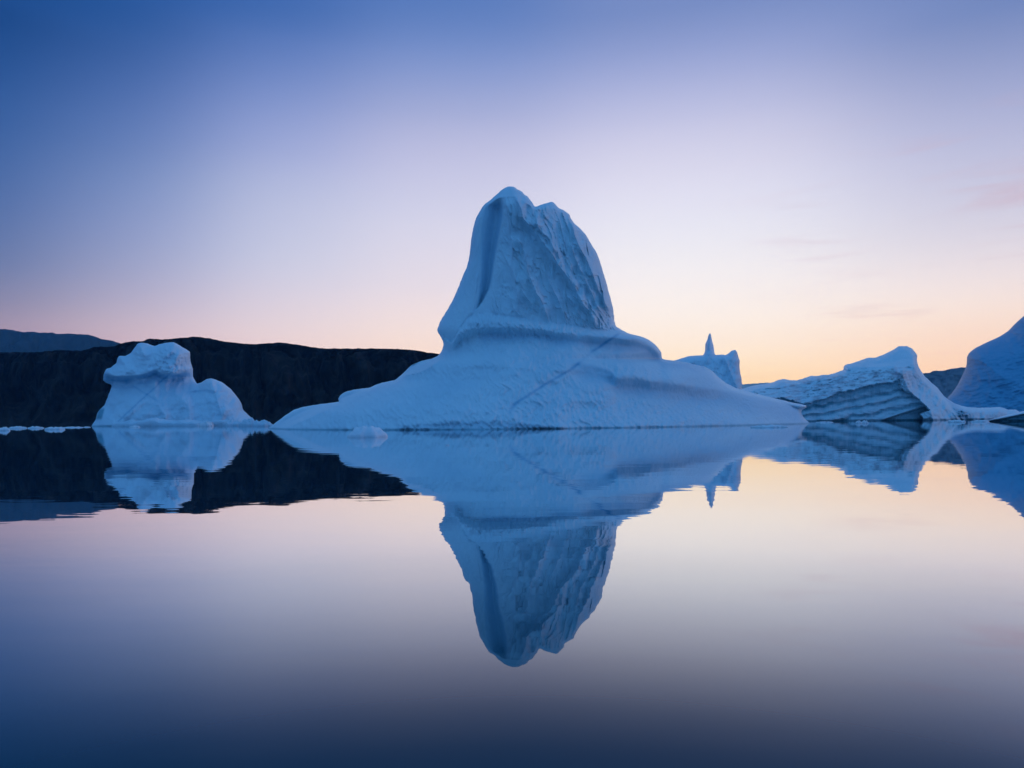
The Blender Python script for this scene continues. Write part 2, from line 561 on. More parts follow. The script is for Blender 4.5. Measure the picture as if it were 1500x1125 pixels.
def outline_body(name, outline, step, front, back, mat, label, cat='iceberg', base=None, parts=None,
                 jit=.35, attrs=None, water_py=640, seed=5, group=None, fine=None):
    """solid ice body: the outline is its contour, front() and back() give the depth of its two sides"""
    Q = dense_outline(outline, step, jit, seed)
    # grid points
    x0, y0 = Q.min(0)
    x1, y1 = Q.max(0)
    gx, gy = np.meshgrid(np.arange(x0, x1, step), np.arange(y0, y1, step * .866))
    gx = gx + (np.arange(gx.shape[0]) % 2)[:, None] * step * .5
    G = np.stack([gx.ravel(), gy.ravel()], 1)
    if fine:
        fy, fs = fine
        G = G[G[:, 1] > fy]
        gx, gy = np.meshgrid(np.arange(x0, x1, fs), np.arange(y0, fy, fs * .866))
        gx = gx + (np.arange(gx.shape[0]) % 2)[:, None] * fs * .5
        G = np.concatenate([G, np.stack([gx.ravel(), gy.ravel()], 1)])
    G = G[inside_poly(G, Q)]
    dense = Q
    nxt = np.roll(Q, -1, 0)
    above = (dense[:, 1] < water_py) | (nxt[:, 1] < water_py)
    dall = seg_dist(G, dense, nxt)
    ok = dall > step * .55
    G = G[ok]
    P = np.concatenate([Q, G])
    n = len(Q)
    res = delaunay_2d_cdt([Vector(p) for p in P.tolist()], [], [list(range(n))], 1, 1e-5)
    V2 = np.array([tuple(v) for v in res[0]])
    T = np.array([f for f in res[2] if len(f) == 3], int)
    # triangle orientation
    a, b, c = V2[T[:, 0]], V2[T[:, 1]], V2[T[:, 2]]
    cr = (b[:, 0] - a[:, 0]) * (c[:, 1] - a[:, 1]) - (b[:, 1] - a[:, 1]) * (c[:, 0] - a[:, 0])
    T = T[np.abs(cr) > 1e-9]
    cr = cr[np.abs(cr) > 1e-9]
    T[cr > 0] = T[cr > 0][:, ::-1]
    px, py = V2[:, 0], V2[:, 1]
    on_edge = np.zeros(len(V2), bool)
    on_edge[:n] = True
    dist = seg_dist(V2, dense[above], nxt[above])
    Yf, Yb = front(px, py, dist), back(px, py, dist)
    rim = (Yf + Yb) * .5
    Yf = np.where(on_edge, rim, np.minimum(Yf, Yb - .01))
    pxm = Yf / FPX
    zf = at(px, py, Yf)[:, 2]
    foot_line = sst(2.2, .4, zf / pxm)                 # narrow notch just above the water, also tinted teal
    Yf = np.where(on_edge, Yf, np.minimum(Yf + foot_line * pxm * 3.0, Yb - .01))
    A = at(px, py, Yf)
    B = at(px, py, Yb)
    nb = len(V2)
    bi = np.arange(nb) + nb
    bi[on_edge] = np.arange(nb)[on_edge]
    Vall = np.concatenate([A, B])
    Tf, Tb = T, bi[T][:, ::-1]
    at_ = {k: f(px, py, dist) for k, f in (attrs or {}).items()}
    for k in ('vein_shade', 'teal', 'dirt'):
        at_.setdefault(k, np.zeros(nb))
    at_['teal'] = at_['teal'] + .6 * foot_line
    at_ = {k: np.clip(np.concatenate([v, v * (0.3 if k != 'vein_shade' else 0)]), 0, 1) for k, v in at_.items()}
    Tall = np.concatenate([Tf, Tb])
    e1, e2 = Vall[Tall[:, 1]] - Vall[Tall[:, 0]], Vall[Tall[:, 2]] - Vall[Tall[:, 0]]
    fn = np.cross(e1, e2)
    # make front faces look at the camera
    if fn[:len(Tf), 1].mean() > 0:
        Tall = Tall[:, ::-1]
        fn = -fn
    vn = np.zeros_like(Vall)
    for k in range(3):
        np.add.at(vn, Tall[:, k], fn)
    vn /= np.linalg.norm(vn, axis=1)[:, None] + 1e-12
    if base is None:
        m_ = Vall[:, 2] > -1
        base = (float(Vall[m_, 0].mean()), float(Vall[m_, 1].mean()), 0.0)
    base = np.array(base)
    cen = (V2[T[:, 0]] + V2[T[:, 1]] + V2[T[:, 2]]) / 3
    cen2 = np.concatenate([cen, cen])

    def emit(nm, mask, parent, loc):
        tri = Tall[mask]
        used = np.unique(tri)
        rm = np.full(len(Vall), -1)
        rm[used] = np.arange(len(used))
        return mesh_obj(nm, Vall[used] - base, rm[tri], mat, parent, loc, vn[used], {k: v[used] for k, v in at_.items()})
    if not parts:
        o = emit(name, np.ones(len(Tall), bool), None, tuple(base))
        return tag(o, label, cat, group)
    root = tag(empty(name, tuple(base)), label, cat, group)
    left = np.ones(len(Tall), bool)
    for nm, fn_ in parts:
        mk = left & (fn_(cen2[:, 0], cen2[:, 1]) if fn_ else True)
        left &= ~mk
        if mk.any():
            emit(nm, mk, root, None)
    return root


def rnd(d, w):
    t = np.clip(d / w, 0, 1)
    return np.sqrt(np.clip(1 - (1 - t) ** 2, 0, 1))


# ------------------------------------------------------------------ water and land
def sheet(name, size, z, mat):
    n = 48
    r = np.concatenate([[0], np.geomspace(20, size, 14)])
    V = [(0, 0, z)]
    F = []
    for i in range(1, len(r)):
        for k in range(n):
            t = 2 * math.pi * k / n
            V.append((r[i] * math.cos(t), r[i] * math.sin(t), z))
    for k in range(n):
        F.append((0, 1 + k, 1 + (k + 1) % n))
    for i in range(1, len(r) - 1):
        for k in range(n):
            a, b = 1 + (i - 1) * n + k, 1 + (i - 1) * n + (k + 1) % n
            F.append((a, a + n, b + n, b))
    return mesh_obj(name, np.array(V), F, mat, smooth=False)


WATER_R = 7000
water = tag(sheet('water', WATER_R, 0.0, water_material()), kind='structure')


def land(name, ridge, px0, px1, Y0, Y1, Y2, prof, gully, mat, nx=420, nt=46, seed=9):
    """hill range: shore at Y0, crest at Y1, far foot at Y2; crest follows ridge (px, py)"""
    rc = curve(ridge)
    px = np.linspace(px0, px1, nx)
    rp = rc(px) + fbm(px / 9.0, 0 * px, seed, 4) * .7
    top = at(px, rp, np.full(nx, Y1))[:, 2]
    V = []
    ts = np.linspace(0, 1, nt)
    for t in ts:
        Y = Y0 + (Y1 - Y0) * t
        z = top * np.interp(t, *prof)
        g = ridged(px / 26 + fbm(px / 60, t * 1.5 + 0 * px, seed + 4) * .6, t * 1.3 + 0 * px, seed, 5)
        w = np.sin(np.pi * np.clip(t, 0, 1)) ** .7
        Yj = Y + g * gully * w
        z = z + fbm(px / 30, t * 6 + 0 * px, seed + 8, 4) * top * .05 * w
        p = at(px, np.full(nx, 600.), Yj)
        p[:, 2] = np.where(t == 0, -4, z)
        V.append(p)
    for t in np.linspace(0, 1, 12)[1:]:
        p = at(px, np.full(nx, 600.), np.full(nx, Y1 + (Y2 - Y1) * t))
        p[:, 2] = top * (1 - t) ** 1.5 - 4 * t
        # the far side lies behind the crest
        V.append(p)
    V = np.array(V)
    nr = V.shape[0]
    F = [(i * nx + k, i * nx + k + 1, (i + 1) * nx + k + 1, (i + 1) * nx + k) for i in range(nr - 1) for k in range(nx - 1)]
    return tag(mesh_obj(name, V.reshape(-1, 3), F, mat), kind='structure')


land('dark_hill', [(-500, 530), (-300, 520), (-100, 515), (0, 516), (50, 516), (88, 513), (118, 513.7), (142, 508), (165.5, 507.6),
                   (177, 503.5), (199, 499.7), (208, 500), (221, 496.3), (240, 497), (260, 495.5), (287, 493.4), (302, 494.6),
                   (329, 500), (374, 504), (410, 501.8), (440, 505.4), (479, 510.5), (530, 510.5), (572, 510.8), (605, 512.6),
                   (629, 516.5), (641, 518), (700, 526), (850, 545), (975, 561), (1086, 569.5), (1105, 571), (1120, 573), (1127, 590), (1132, 613)],
     -480, 1132, 990, 1150, 1600, ([0, .12, .45, .62, .85, 1], [0, .14, .52, .80, .96, 1]), 46, ROCK, nx=620)
land('far_mountain', [(-600, 480), (-300, 470), (-100, 478), (0, 482), (8, 482), (30, 485.5), (37, 486.5), (45, 486), (60, 487), (78, 487.5),
                      (85, 489), (100, 488.5), (115, 489.5), (128, 490), (140, 493), (150, 496.5), (165, 499), (177, 503), (230, 515),
                      (300, 545), (350, 600), (380, 621)], -560, 380, 4600, 5400, 6300, ([0, .5, 1], [0, .62, 1]), 120, ROCK_FAR, seed=21)
land('purple_hill', [(1150, 613), (1200, 585), (1250, 562), (1300, 553), (1340, 548), (1352, 546.7), (1362, 546), (1368, 543.2), (1380, 543), (1395, 540),
                     (1410, 538.3), (1425, 537.5), (1480, 530), (1550, 522), (1700, 515), (1900, 530)], 1150, 1900, 5300, 5900, 6500,
     ([0, .5, 1], [0, .6, 1]), 100, HAZY_ROCK, seed=33)
land('distant_coast', [(900, 614), (960, 575), (1040, 564), (1087, 563), (1105, 561.8), (1120, 560.8), (1150, 560), (1250, 558), (1400, 556), (1500, 560)],
     900, 1500, 5600, 6100, 6500, ([0, .5, 1], [0, .6, 1]), 60, ICECAP, seed=41)

# ------------------------------------------------------------------ main iceberg
MAIN = [(380, 650), (389, 634), (394, 627), (404, 619), (416, 610), (430, 600.5), (445, 596), (465, 592.5), (485, 590), (496.5, 588), (495.5, 584),
        (499, 578.5), (506, 574), (520, 570.5), (540, 568), (552, 563), (562, 560), (578, 556.5), (588, 549), (596, 541), (604, 534),
        (618, 528.5), (632, 525.5), (641, 521), (647, 514), (649.5, 503), (646, 494), (642, 488), (640.5, 483), (644, 473), (650, 462),
        (657, 451), (664, 438), (671, 422), (678, 404), (684, 390), (688, 372), (690, 352), (694, 330), (699, 316), (709, 300),
        (718, 293.5), (728, 284), (738, 276), (744, 273.3), (753, 273.5), (757, 277), (765, 281), (768, 285), (773, 288), (779, 296),
        (784, 302.5), (795, 299), (807, 295.6), (811, 297), (818, 304), (828, 309.5), (834, 314), (836, 319.5), (842, 328), (849, 334),
        (857, 342.5), (863, 352), (868, 361), (874, 370), (879, 383), (884, 400), (889, 417), (893, 432), (896, 443), (898.5, 454),
        (899.5, 463), (900, 470), (903, 478), (911, 483.5), (920, 488), (936, 492), (950, 497.5), (962, 507), (968.5, 516), (970, 525),
        (976, 527), (990, 528.5), (1005, 531), (1020, 534.5), (1035, 538.5), (1044, 544), (1053, 553), (1065, 562), (1080, 569),
        (1100, 575), (1130, 582), (1160, 589.5), (1178, 593), (1183.5, 594.6), (1180, 597.5), (1175, 601), (1174, 604.5), (1176.5, 610),
        (1181, 615.5), (1187, 620), (1195, 630), (1200, 650)]
mL = curve([(266, 722), (284, 714), (300, 704), (330, 694), (372, 688), (404, 678), (438, 664), (462, 650), (483, 640), (503, 648),
            (521, 641), (534, 604), (556, 572), (570, 530), (590, 475), (605, 432), (627, 394), (650, 370)])
mR = curve([(266, 795), (296, 818), (310, 830), (342, 857), (370, 874), (400, 884), (443, 896), (470, 900), (483, 911), (497, 950),
            (516, 968.5), (525, 972), (531, 1005), (545, 1044), (562, 1078), (575, 1112), (594, 1162), (612, 1196), (630, 1220), (650, 1240)])
mYL = curve([(273, 205), (480, 203), (520, 206), (545, 214), (580, 228), (628, 246), (650, 250)])
mYR = curve([(273, 205), (480, 205), (516, 212), (530, 222), (560, 240), (600, 272), (628, 282), (650, 284)])
mYF = curve([(273, 197), (300, 195.5), (380, 193.5), (460, 190), (490, 187), (530, 180), (600, 168), (628, 162), (650, 158)])
T1u = curve([(630, 474), (640, 484), (647, 491), (656, 496), (661, 500), (664, 497), (669, 488), (677, 475.5), (685, 465), (694, 459.5), (720, 459),
             (740, 462), (760, 464.5), (800, 471), (850, 478), (880, 482), (900, 486.5), (930, 491), (950, 497), (970, 512)])
T1l = curve([(630, 476), (640, 487), (661, 503), (664, 501), (669, 494), (677, 486), (690, 480), (720, 478.5), (780, 480), (820, 485), (870, 490),
             (900, 492.5), (920, 494), (945, 499), (958, 508), (970, 520)])
T2 = curve([(820, 524), (843, 528), (870, 533), (895, 541), (903, 550.5), (950, 556), (1000, 562), (1050, 569), (1090, 577), (1130, 585), (1180, 596)])
NOTCH = curve([(555, 629), (600, 620), (650, 616), (700, 614.5), (750, 616), (800, 621), (850, 630)])
EDGE = curve([(520, 652), (526, 646), (536, 632), (546, 612), (550, 587), (561, 559), (575, 531), (590.6, 497), (607, 464), (626, 423), (650, 395)])
GL = curve([(296, 716), (303, 710), (320, 705), (340, 703), (400, 702), (420, 700.5), (440, 699), (456, 695)])
GR = curve([(285, 737), (310, 737.5), (330, 735), (350, 731), (380, 725), (400, 722), (415, 719.5), (425, 716.5), (435, 711), (445, 705), (456, 696)])
CAP = curve([(700, 309), (709, 302), (720, 295.5), (735, 289), (753, 287.5), (762, 292), (775, 300), (786, 307), (800, 305), (812, 306), (830, 320)])
RIDGES = [
    ([(287, 754.4), (302, 760), (316, 763), (325, 771), (341, 784), (355, 795), (384, 816), (398, 825), (421, 842), (430, 846.5), (444, 853), (457, 864), (478, 874)], 2.4, 7, 32),
    ([(319, 834), (342, 841), (362, 849), (385, 861), (409, 871), (432, 880.7), (455, 892)], 2.0, 5, 13),
    ([(350, 834), (358, 836.6), (373.6, 841), (387, 846), (394, 850), (415, 860), (440, 871), (457, 881)], 1.5, 5, 12),
    ([(289, 739), (308, 743), (329, 746), (345, 748), (367, 750), (382, 749), (400, 752), (414, 754.4), (430, 757), (446, 760)], 1.4, 6, 10),
    ([(345, 756), (362, 764.8), (376, 770), (394, 772), (412, 778), (430, 786), (440, 792), (462, 801)], 2.0, 7, 14),
    ([(428, 828), (446, 840), (464, 850), (474, 855)], 1.3, 5, 9),
    ([(400, 760), (408, 761.6), (422, 764), (433.6, 768), (441, 776), (455, 782)], 1.2, 4, 8),
    ([(308, 784), (335, 789.6), (346, 801), (360, 808.7), (373.6, 815)], 1.0, 4, 10),
    ([(395, 800), (415, 806), (435, 816), (455, 824), (470, 830)], 1.3, 5, 10),
    ([(430, 744), (445, 750), (460, 757)], 0.9, 4, 8),
]
RIDGES = [(curve(k), k[0][0], k[-1][0], A, wl_, wr_) for k, A, wl_, wr_ in RIDGES]


VEIN = curve([(488, 908), (500, 890), (515, 868), (528, 852), (540, 838), (555, 812), (570, 788), (585, 764), (595, 752), (606, 745)])


def main_relief(px, py):
    """outward relief in metres on the side that faces the camera"""
    h = np.zeros_like(px)
    tu, tl = T1u(px), T1l(px)
    tower = sst(3, -3, py - tu)
    base = 1 - tower
    # calved, fluted tower face
    wob = fbm(px / 14, py / 22, 51, 3) * 3.0
    right = sst(728, 750, px + (py - 330) * .15)
    for f, a, b, A, wl_, wr_ in RIDGES:
        d = px + wob * .5 - f(py)
        m = sst(a - 6, a + 12, py) * sst(b + 8, b - 12, py)
        jag = 1.8 * (1 + .35 * noise(px / 9 + A * 9, py / 22, 77))
        h += m * A * jag * np.where(d > 0, np.exp(-np.abs(d) / wr_), np.exp(-np.abs(d) / (wl_ * .6))) * tower
    # slanting flutes: steep on their left, easing off to the right
    lean = np.interp(px, [730, 790, 900], [.30, .52, .42])
    al = px - lean * (py - 300) + fbm(px / 26, py / 60, 5, 3) * 7
    for wd, amp, sd_ in ((19.0, 1.5, 61), (8.5, 1.0, 62), (4.6, .45, 63)):
        c_ = al / wd + fbm(px / (wd * 2.5), py / (wd * 5), sd_ + 9, 2) * .8
        i_ = np.floor(c_)
        f_ = c_ - i_
        am = np.clip(.35 + 1.3 * noise(i_ * .73 + 3.1, py / (wd * 3.2), sd_), 0, 1.3)
        h += tower * right * amp * am * (np.exp(-2.6 * f_) * sst(0, .10, f_) + .07 * sst(.9, 1, f_))
    patch = sst(-.05, .35, fbm(px / 24, py / 34, 72, 2))
    h += tower * right * patch * .38 * fbm((px - .5 * py) / 4.5, (py + .3 * px) / 9.0, 71, 3)
    low = sst(415, 470, py) * sst(815, 870, px)
    h += tower * low * ridged((px - .75 * (py - 400)) / 6, py / 22, 81, 3) * .6
    # smooth left panel with faint upright streaks
    left = tower * (1 - sst(GL(py) - 4, GL(py) + 1, px))
    h += left * (fbm((px + .28 * py) / 7, py / 90, 91, 3) * .35 + .8)
    # dark hollow beside it
    gl, gr = GL(py), GR(py)
    v = np.clip((px - gl) / np.maximum(gr - gl, 1), 0, 1)
    gm = sst(287, 306, py) * sst(457, 440, py)
    h -= gm * 4.6 * np.sin(np.pi * v ** 2.0) * tower
    # cap leaning back
    cp = np.clip(CAP(px) - py, 0, 40)
    h -= cp * .3 * sst(690, 712, px)
    h += .5 * np.exp(-np.abs(py - CAP(px)) / 2.0) * sst(700, 712, px) * sst(792, 780, px)
    # rim of the old waterline under the tower, hollow below it
    t = np.clip((py - tu) / np.maximum(tl - tu, 2), 0, 1)
    s = py - tl
    rim = np.where(s < 0, 2.2 * sst(0, .75, t), 2.2 - 3.8 * sst(0, 15, s) + 1.6 * sst(14, 62, s))
    wr = sst(985, 960, px) * base
    h += rim * wr
    ribs = ridged((px + fbm(px / 12, py / 12, 7) * 2.5) / 4.2, py / 26, 12, 2)
    h += ribs * .3 * base * sst(-2, 3, py - tu) * sst(10, 0, s) * sst(680, 700, px) * sst(900, 800, px)
    h += noise((px + .2 * py) / 3.4, py / 40, 15) * .28 * base * sst(-1, 6, s) * sst(34, 16, s) * sst(680, 700, px) * sst(880, 760, px)
    # second ledge on the right flank
    s2 = py - T2(px)
    w2 = sst(826, 850, px) * base
    led = np.where(s2 < 0, 1.7 * sst(-26, 0, s2), 1.7 - 3.9 * sst(0, 19, s2) + 2.2 * sst(17, 60, s2))
    h += led * w2 * (1 - .8 * sst(1000, 1160, px)) * (.45 + .55 * sst(880, 906, px))
    h -= w2 * .9 * sst(905, 899, px) * sst(-24, -4, s2) * sst(4, -2, s2)
    # melt notch at the waterline
    nn = py - NOTCH(px)
    h += np.where(nn > 0, -1.5 * sst(0, 12, nn), .0) * sst(558, 600, px) * sst(850, 820, px)
    # lobe on the left, the slopes beyond it lie deeper
    dl = EDGE(py) - px
    h -= base * (5 * sst(-1, 13, dl) + 7 * sst(8, 60, dl)) * sst(519, 534, py)
    h += base * 1.2 * np.exp(-np.abs(dl) / 6) * sst(519, 534, py)
    # scalloped melt ripples over the skirt
    wx = px + fbm(px / 40, py / 25, 22, 2) * 9
    rip = noise((wx - .55 * (py - 560)) / 4.6, py / 15, 31) + .5 * noise((wx + .2 * py) / 2.9, py / 8, 32)
    crack = np.exp(-((px - VEIN(py)) / 9) ** 2) * sst(486, 492, py) * sst(612, 600, py)
    calm = 1 - .7 * crack - .8 * sst(0, 6, s2) * sst(40, 22, s2) * w2 - .75 * sst(-2, 6, s) * sst(46, 30, s) * sst(800, 830, px)
    h += base * rip * (.5 - .2 * sst(780, 900, px)) * np.clip(calm, .1, 1) * (1 - .8 * sst(0, 20, dl))
    spk = (noise(px / 4.2, py / 3.4, 35) + .6 * noise(px / 8, py / 6, 36)) * sst(560, 606, py) * .22
    h += base * spk
    h += base * fbm(px / 60, py / 30, 41, 3) * 1.0
    return h


def main_front(px, py, d):
    l, r = mL(py), mR(py)
    u = np.clip((px - l) / np.maximum(r - l, 1) * 2 - 1, -1, 1)
    ys = mYL(py) + (mYR(py) - mYL(py)) * (u + 1) / 2
    ym = (mYL(py) + mYR(py)) / 2
    D = ym - mYF(py)
    S = np.sqrt(np.clip(1 - np.abs(u) ** 2.3, 0, 1))
    return ys - (D * np.maximum(S, .2) + main_relief(px, py)) * rnd(d, 5)


def main_back(px, py, d):
    l, r = mL(py), mR(py)
    u = np.clip((px - l) / np.maximum(r - l, 1) * 2 - 1, -1, 1)
    ys = mYL(py) + (mYR(py) - mYL(py)) * (u + 1) / 2
    D = 14 + sst(290, 480, py) * 14 + sst(500, 640, py) * 40
    return ys + D * np.sqrt(np.clip(1 - u * u, 0.01, 1)) * rnd(d, 12) + fbm(px / 40, py / 40, 8) * 2 * rnd(d, 20)




def main_vein_shade(px, py, d):
    x = VEIN(py) + fbm(py / 9, py * 0, 3, 3) * 1.5
    m = sst(486, 492, py) * sst(612, 590, py) * (1 - .75 * sst(512, 518, py) * sst(534, 528, py))
    v = np.exp(-((px - x) / 3.8) ** 2) * m * (.68 + .2 * noise(py / 11, py * 0, 6))  # the real blue vein; hollows below get painted shade
    v += .35 * np.exp(-((py - T1l(px) - 12) / 9) ** 2) * sst(690, 720, px)  # shade of the hollow under the rim, painted in blue
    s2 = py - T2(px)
    v += .28 * sst(-1, 5, s2) * sst(36, 14, s2) * sst(832, 860, px)  # shade under the second ledge, painted in blue
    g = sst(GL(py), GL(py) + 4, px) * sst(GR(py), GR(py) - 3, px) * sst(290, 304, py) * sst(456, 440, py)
    v += g * .4  # shade inside the tower's groove, painted in blue
    v += .25 * sst(0, 6, py - NOTCH(px)) * sst(560, 600, px) * sst(850, 820, px)  # bluer inside the melt notch
    return v


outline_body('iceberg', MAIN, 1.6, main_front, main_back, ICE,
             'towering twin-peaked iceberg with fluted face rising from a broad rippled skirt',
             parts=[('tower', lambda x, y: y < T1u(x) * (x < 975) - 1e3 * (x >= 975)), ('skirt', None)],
             attrs={'vein_shade': main_vein_shade}, base=(4.0, 200.0, 0.0), seed=4, fine=(500, 1.0))

# ------------------------------------------------------------------ iceberg in front of the dark hill
LEFT = [(133, 645), (134.5, 623), (140, 615), (143, 604), (147, 599), (153, 593), (159, 578), (163.5, 566.5), (162, 563), (156, 561), (151.5, 557),
        (152, 548), (155, 541), (162, 538.5), (170, 532), (172, 524.5), (175, 521.5), (184, 521), (192, 516.5), (198, 508), (201, 503.8), (206, 502),
        (216, 503.2), (226, 506.8), (234, 504), (244, 502), (254, 501.4), (262, 505), (270, 510), (278, 515.5), (278.5, 523), (279.5, 532),
        (282.5, 540), (283, 552), (288.5, 561.5), (294, 560.3), (302, 555.7), (309, 554), (316, 556), (326, 560.5), (338, 570), (348, 582),
        (354, 592), (356, 600), (364, 608), (372, 615.5), (376, 622), (380, 645)]
LB = curve([(150, 545), (158, 546), (172, 550), (195, 549), (212, 546), (228, 541), (236, 545), (252, 547), (265, 545), (284, 544)])


def left_front(px, py, d):
    h = 46 * rnd(d, 46)
    up_ = sst(3, -2, py - LB(px)) * sst(288, 280, px)
    # brow over the hollow band
    s = py - LB(px)
    h += np.where(s < 0, 6 * sst(-16, 0, s), 6 - 17 * sst(0, 9, s) + 17 * sst(9, 46, s)) * sst(286, 276, px)
    # bulging block on the right of the head
    e = ((px - 254) / 27) ** 2 + ((py - 525) / 24) ** 2
    h += 9 * np.sqrt(np.clip(1 - e, 0, 1)) + up_ * sst(1.3, .8, e) * fbm(px / 5, py / 7, 12, 3) * 2.2
    h += up_ * fbm(px / 16, py / 5, 13, 3) * 1.2
    # shoulder with a broken edge
    x = px - (309 + (py - 556) * .30)
    h += np.where(x > 0, 10 * np.exp(-x / 20), 10 * np.exp(x / 5)) * sst(552, 562, py) * sst(625, 585, py) * .8
    k = py - (573 + (px - 275) * -.12 + 5 * sst(300, 315, px))
    h -= 4 * sst(0, 3, k) * sst(16, 5, k) * sst(268, 285, px) * sst(322, 312, px)
    h += fbm(px / 8, py / 10, 14, 4) * 1.0 * sst(300, 318, px) * sst(600, 585, py)
    h += ridged(px / 36 + .4, py / 44 + .2 * px / 36, 18, 2) * 3.5 - 2 + ridged((px + .5 * py) / 15, py / 19, 19, 3) * 1.0
    h += np.clip(py - 575, 0, 60) * .55 + fbm(px / 30, py / 22, 15, 3) * 2.5 + fbm(px / 5, py / 5, 16, 3) * .5
    return 765 - h * .85 * rnd(d, 4)


def left_vein_band(px, py, d):
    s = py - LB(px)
    v = .95 * sst(0, 4, s) * sst(26, 8, s) * sst(284, 262, px) * (0.6 + .6 * fbm(px / 16, py / 7, 2))  # bluer band just under the brow
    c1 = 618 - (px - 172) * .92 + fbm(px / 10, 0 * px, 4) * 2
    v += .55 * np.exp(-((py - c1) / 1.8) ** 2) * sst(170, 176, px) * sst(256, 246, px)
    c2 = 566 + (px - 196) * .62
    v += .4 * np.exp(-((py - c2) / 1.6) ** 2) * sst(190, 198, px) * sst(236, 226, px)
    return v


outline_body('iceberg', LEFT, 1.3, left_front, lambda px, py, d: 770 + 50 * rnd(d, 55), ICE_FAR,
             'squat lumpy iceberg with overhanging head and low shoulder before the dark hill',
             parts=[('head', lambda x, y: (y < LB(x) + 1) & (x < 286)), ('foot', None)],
             attrs={'vein_shade': left_vein_band, 'teal': lambda px, py, d: .9 * sst(3, 0, np.abs(px - 145.5 - (612 - py) * .28) - 2.5) * sst(596, 601, py) * sst(617, 611, py)},
             seed=6)

# ------------------------------------------------------------------ iceberg with the pinnacle
BACKB = [(968, 645), (974, 560), (979, 534), (985, 529), (1000, 524.3), (1010, 521.5), (1025, 520.5), (1030, 520), (1032.5, 514.5), (1033.2, 504.7),
         (1036.2, 497.3), (1037.3, 492.3), (1039.6, 488), (1040.4, 488.1), (1041.7, 491), (1043.3, 500), (1045.3, 506.7), (1046, 513.3), (1047.7, 519.5),
         (1052.7, 519.6), (1057.3, 519.4), (1062.7, 520), (1066.7, 517.7), (1072, 513.7), (1077.3, 512.5), (1080, 516.5), (1081.7, 523.3),
         (1083.7, 528), (1083.3, 533.3), (1084, 544), (1086, 553.3), (1087.5, 570), (1090, 645)]


def back_front(px, py, d):
    x = px - (1060 + (py - 522) * .42)
    h = 26 * rnd(d, 9) + np.clip(py - 522, 0, 90) * .5
    h += np.where(x > 0, 7 * np.exp(-x / 14), 7 * np.exp(x / 4)) * sst(518, 525, py)
    h -= 8 * sst(519, 512, py) * sst(1064, 1058, px) * sst(1024, 1030, px)
    h += fbm(px / 9, py / 13, 3, 4) * 2.4
    return 770 - h * rnd(d, 3)


outline_body('iceberg', BACKB, .9, back_front, lambda px, py, d: 774 + 24 * rnd(d, 10), ICE_FAR,
             'flat-topped iceberg with a thin pointed pinnacle, behind the twin-peaked one',
             parts=[('pinnacle', lambda x, y: (y < 519.5) & (x > 1028) & (x < 1050)), ('block', None)], jit=.2, seed=7)

# ------------------------------------------------------------------ tilted, layered iceberg
MID = [(1072, 650), (1080, 590), (1086, 570.5), (1095, 567.2), (1107.7, 564), (1120.5, 562.2), (1133.3, 559.7), (1139.7, 556.7), (1148.3, 555.1),
       (1159, 556.9), (1167.5, 556.7), (1178, 553.9), (1188.8, 550.3), (1196.3, 551), (1203.7, 549.4), (1214, 548.8), (1222, 546.6), (1233.6, 542.7),
       (1235.5, 541), (1236, 537), (1239, 534.2), (1253, 530.5), (1271, 524), (1282, 523.8), (1295.5, 518.8), (1309, 511.7), (1316.7, 507.3),
       (1328.3, 507), (1335.6, 510.6), (1341, 516.5), (1343.6, 521), (1343, 527.8), (1345.6, 536.7), (1350, 544.4), (1356.7, 553.3), (1367, 562.5),
       (1374, 568.6), (1381.5, 578.5), (1387, 583.5), (1397, 590), (1406.7, 593.6), (1416, 596), (1434.7, 597.3), (1462.7, 596.4), (1471, 597.8),
       (1477, 600), (1488, 600), (1493, 603), (1503, 609), (1512, 620), (1518, 650)]
FT = curve([(1150, 583), (1161, 586), (1176, 591), (1195, 587), (1213, 582), (1231, 573.5), (1248, 571), (1264, 566.7), (1286.7, 562), (1309, 559), (1320, 556), (1360, 548)])
FR = curve([(540, 1312), (549, 1314), (562, 1316), (572, 1322), (577, 1334), (586, 1345), (594, 1353), (601, 1359), (604.5, 1350), (607, 1346), (614, 1352), (625, 1356)])
RIDGE_M = curve([(505, 1322), (530, 1326), (545, 1322), (560, 1326), (572, 1332), (584, 1345), (601, 1362), (612, 1366), (630, 1370)])


def mid_masks(px, py):
    j = fbm(px / 7, py / 6, 66, 4)
    face = sst(-1, 1.5, py - FT(px) + j * 3.0) * sst(1.5, -1, px - FR(py) - j * 4.5)
    return face, j


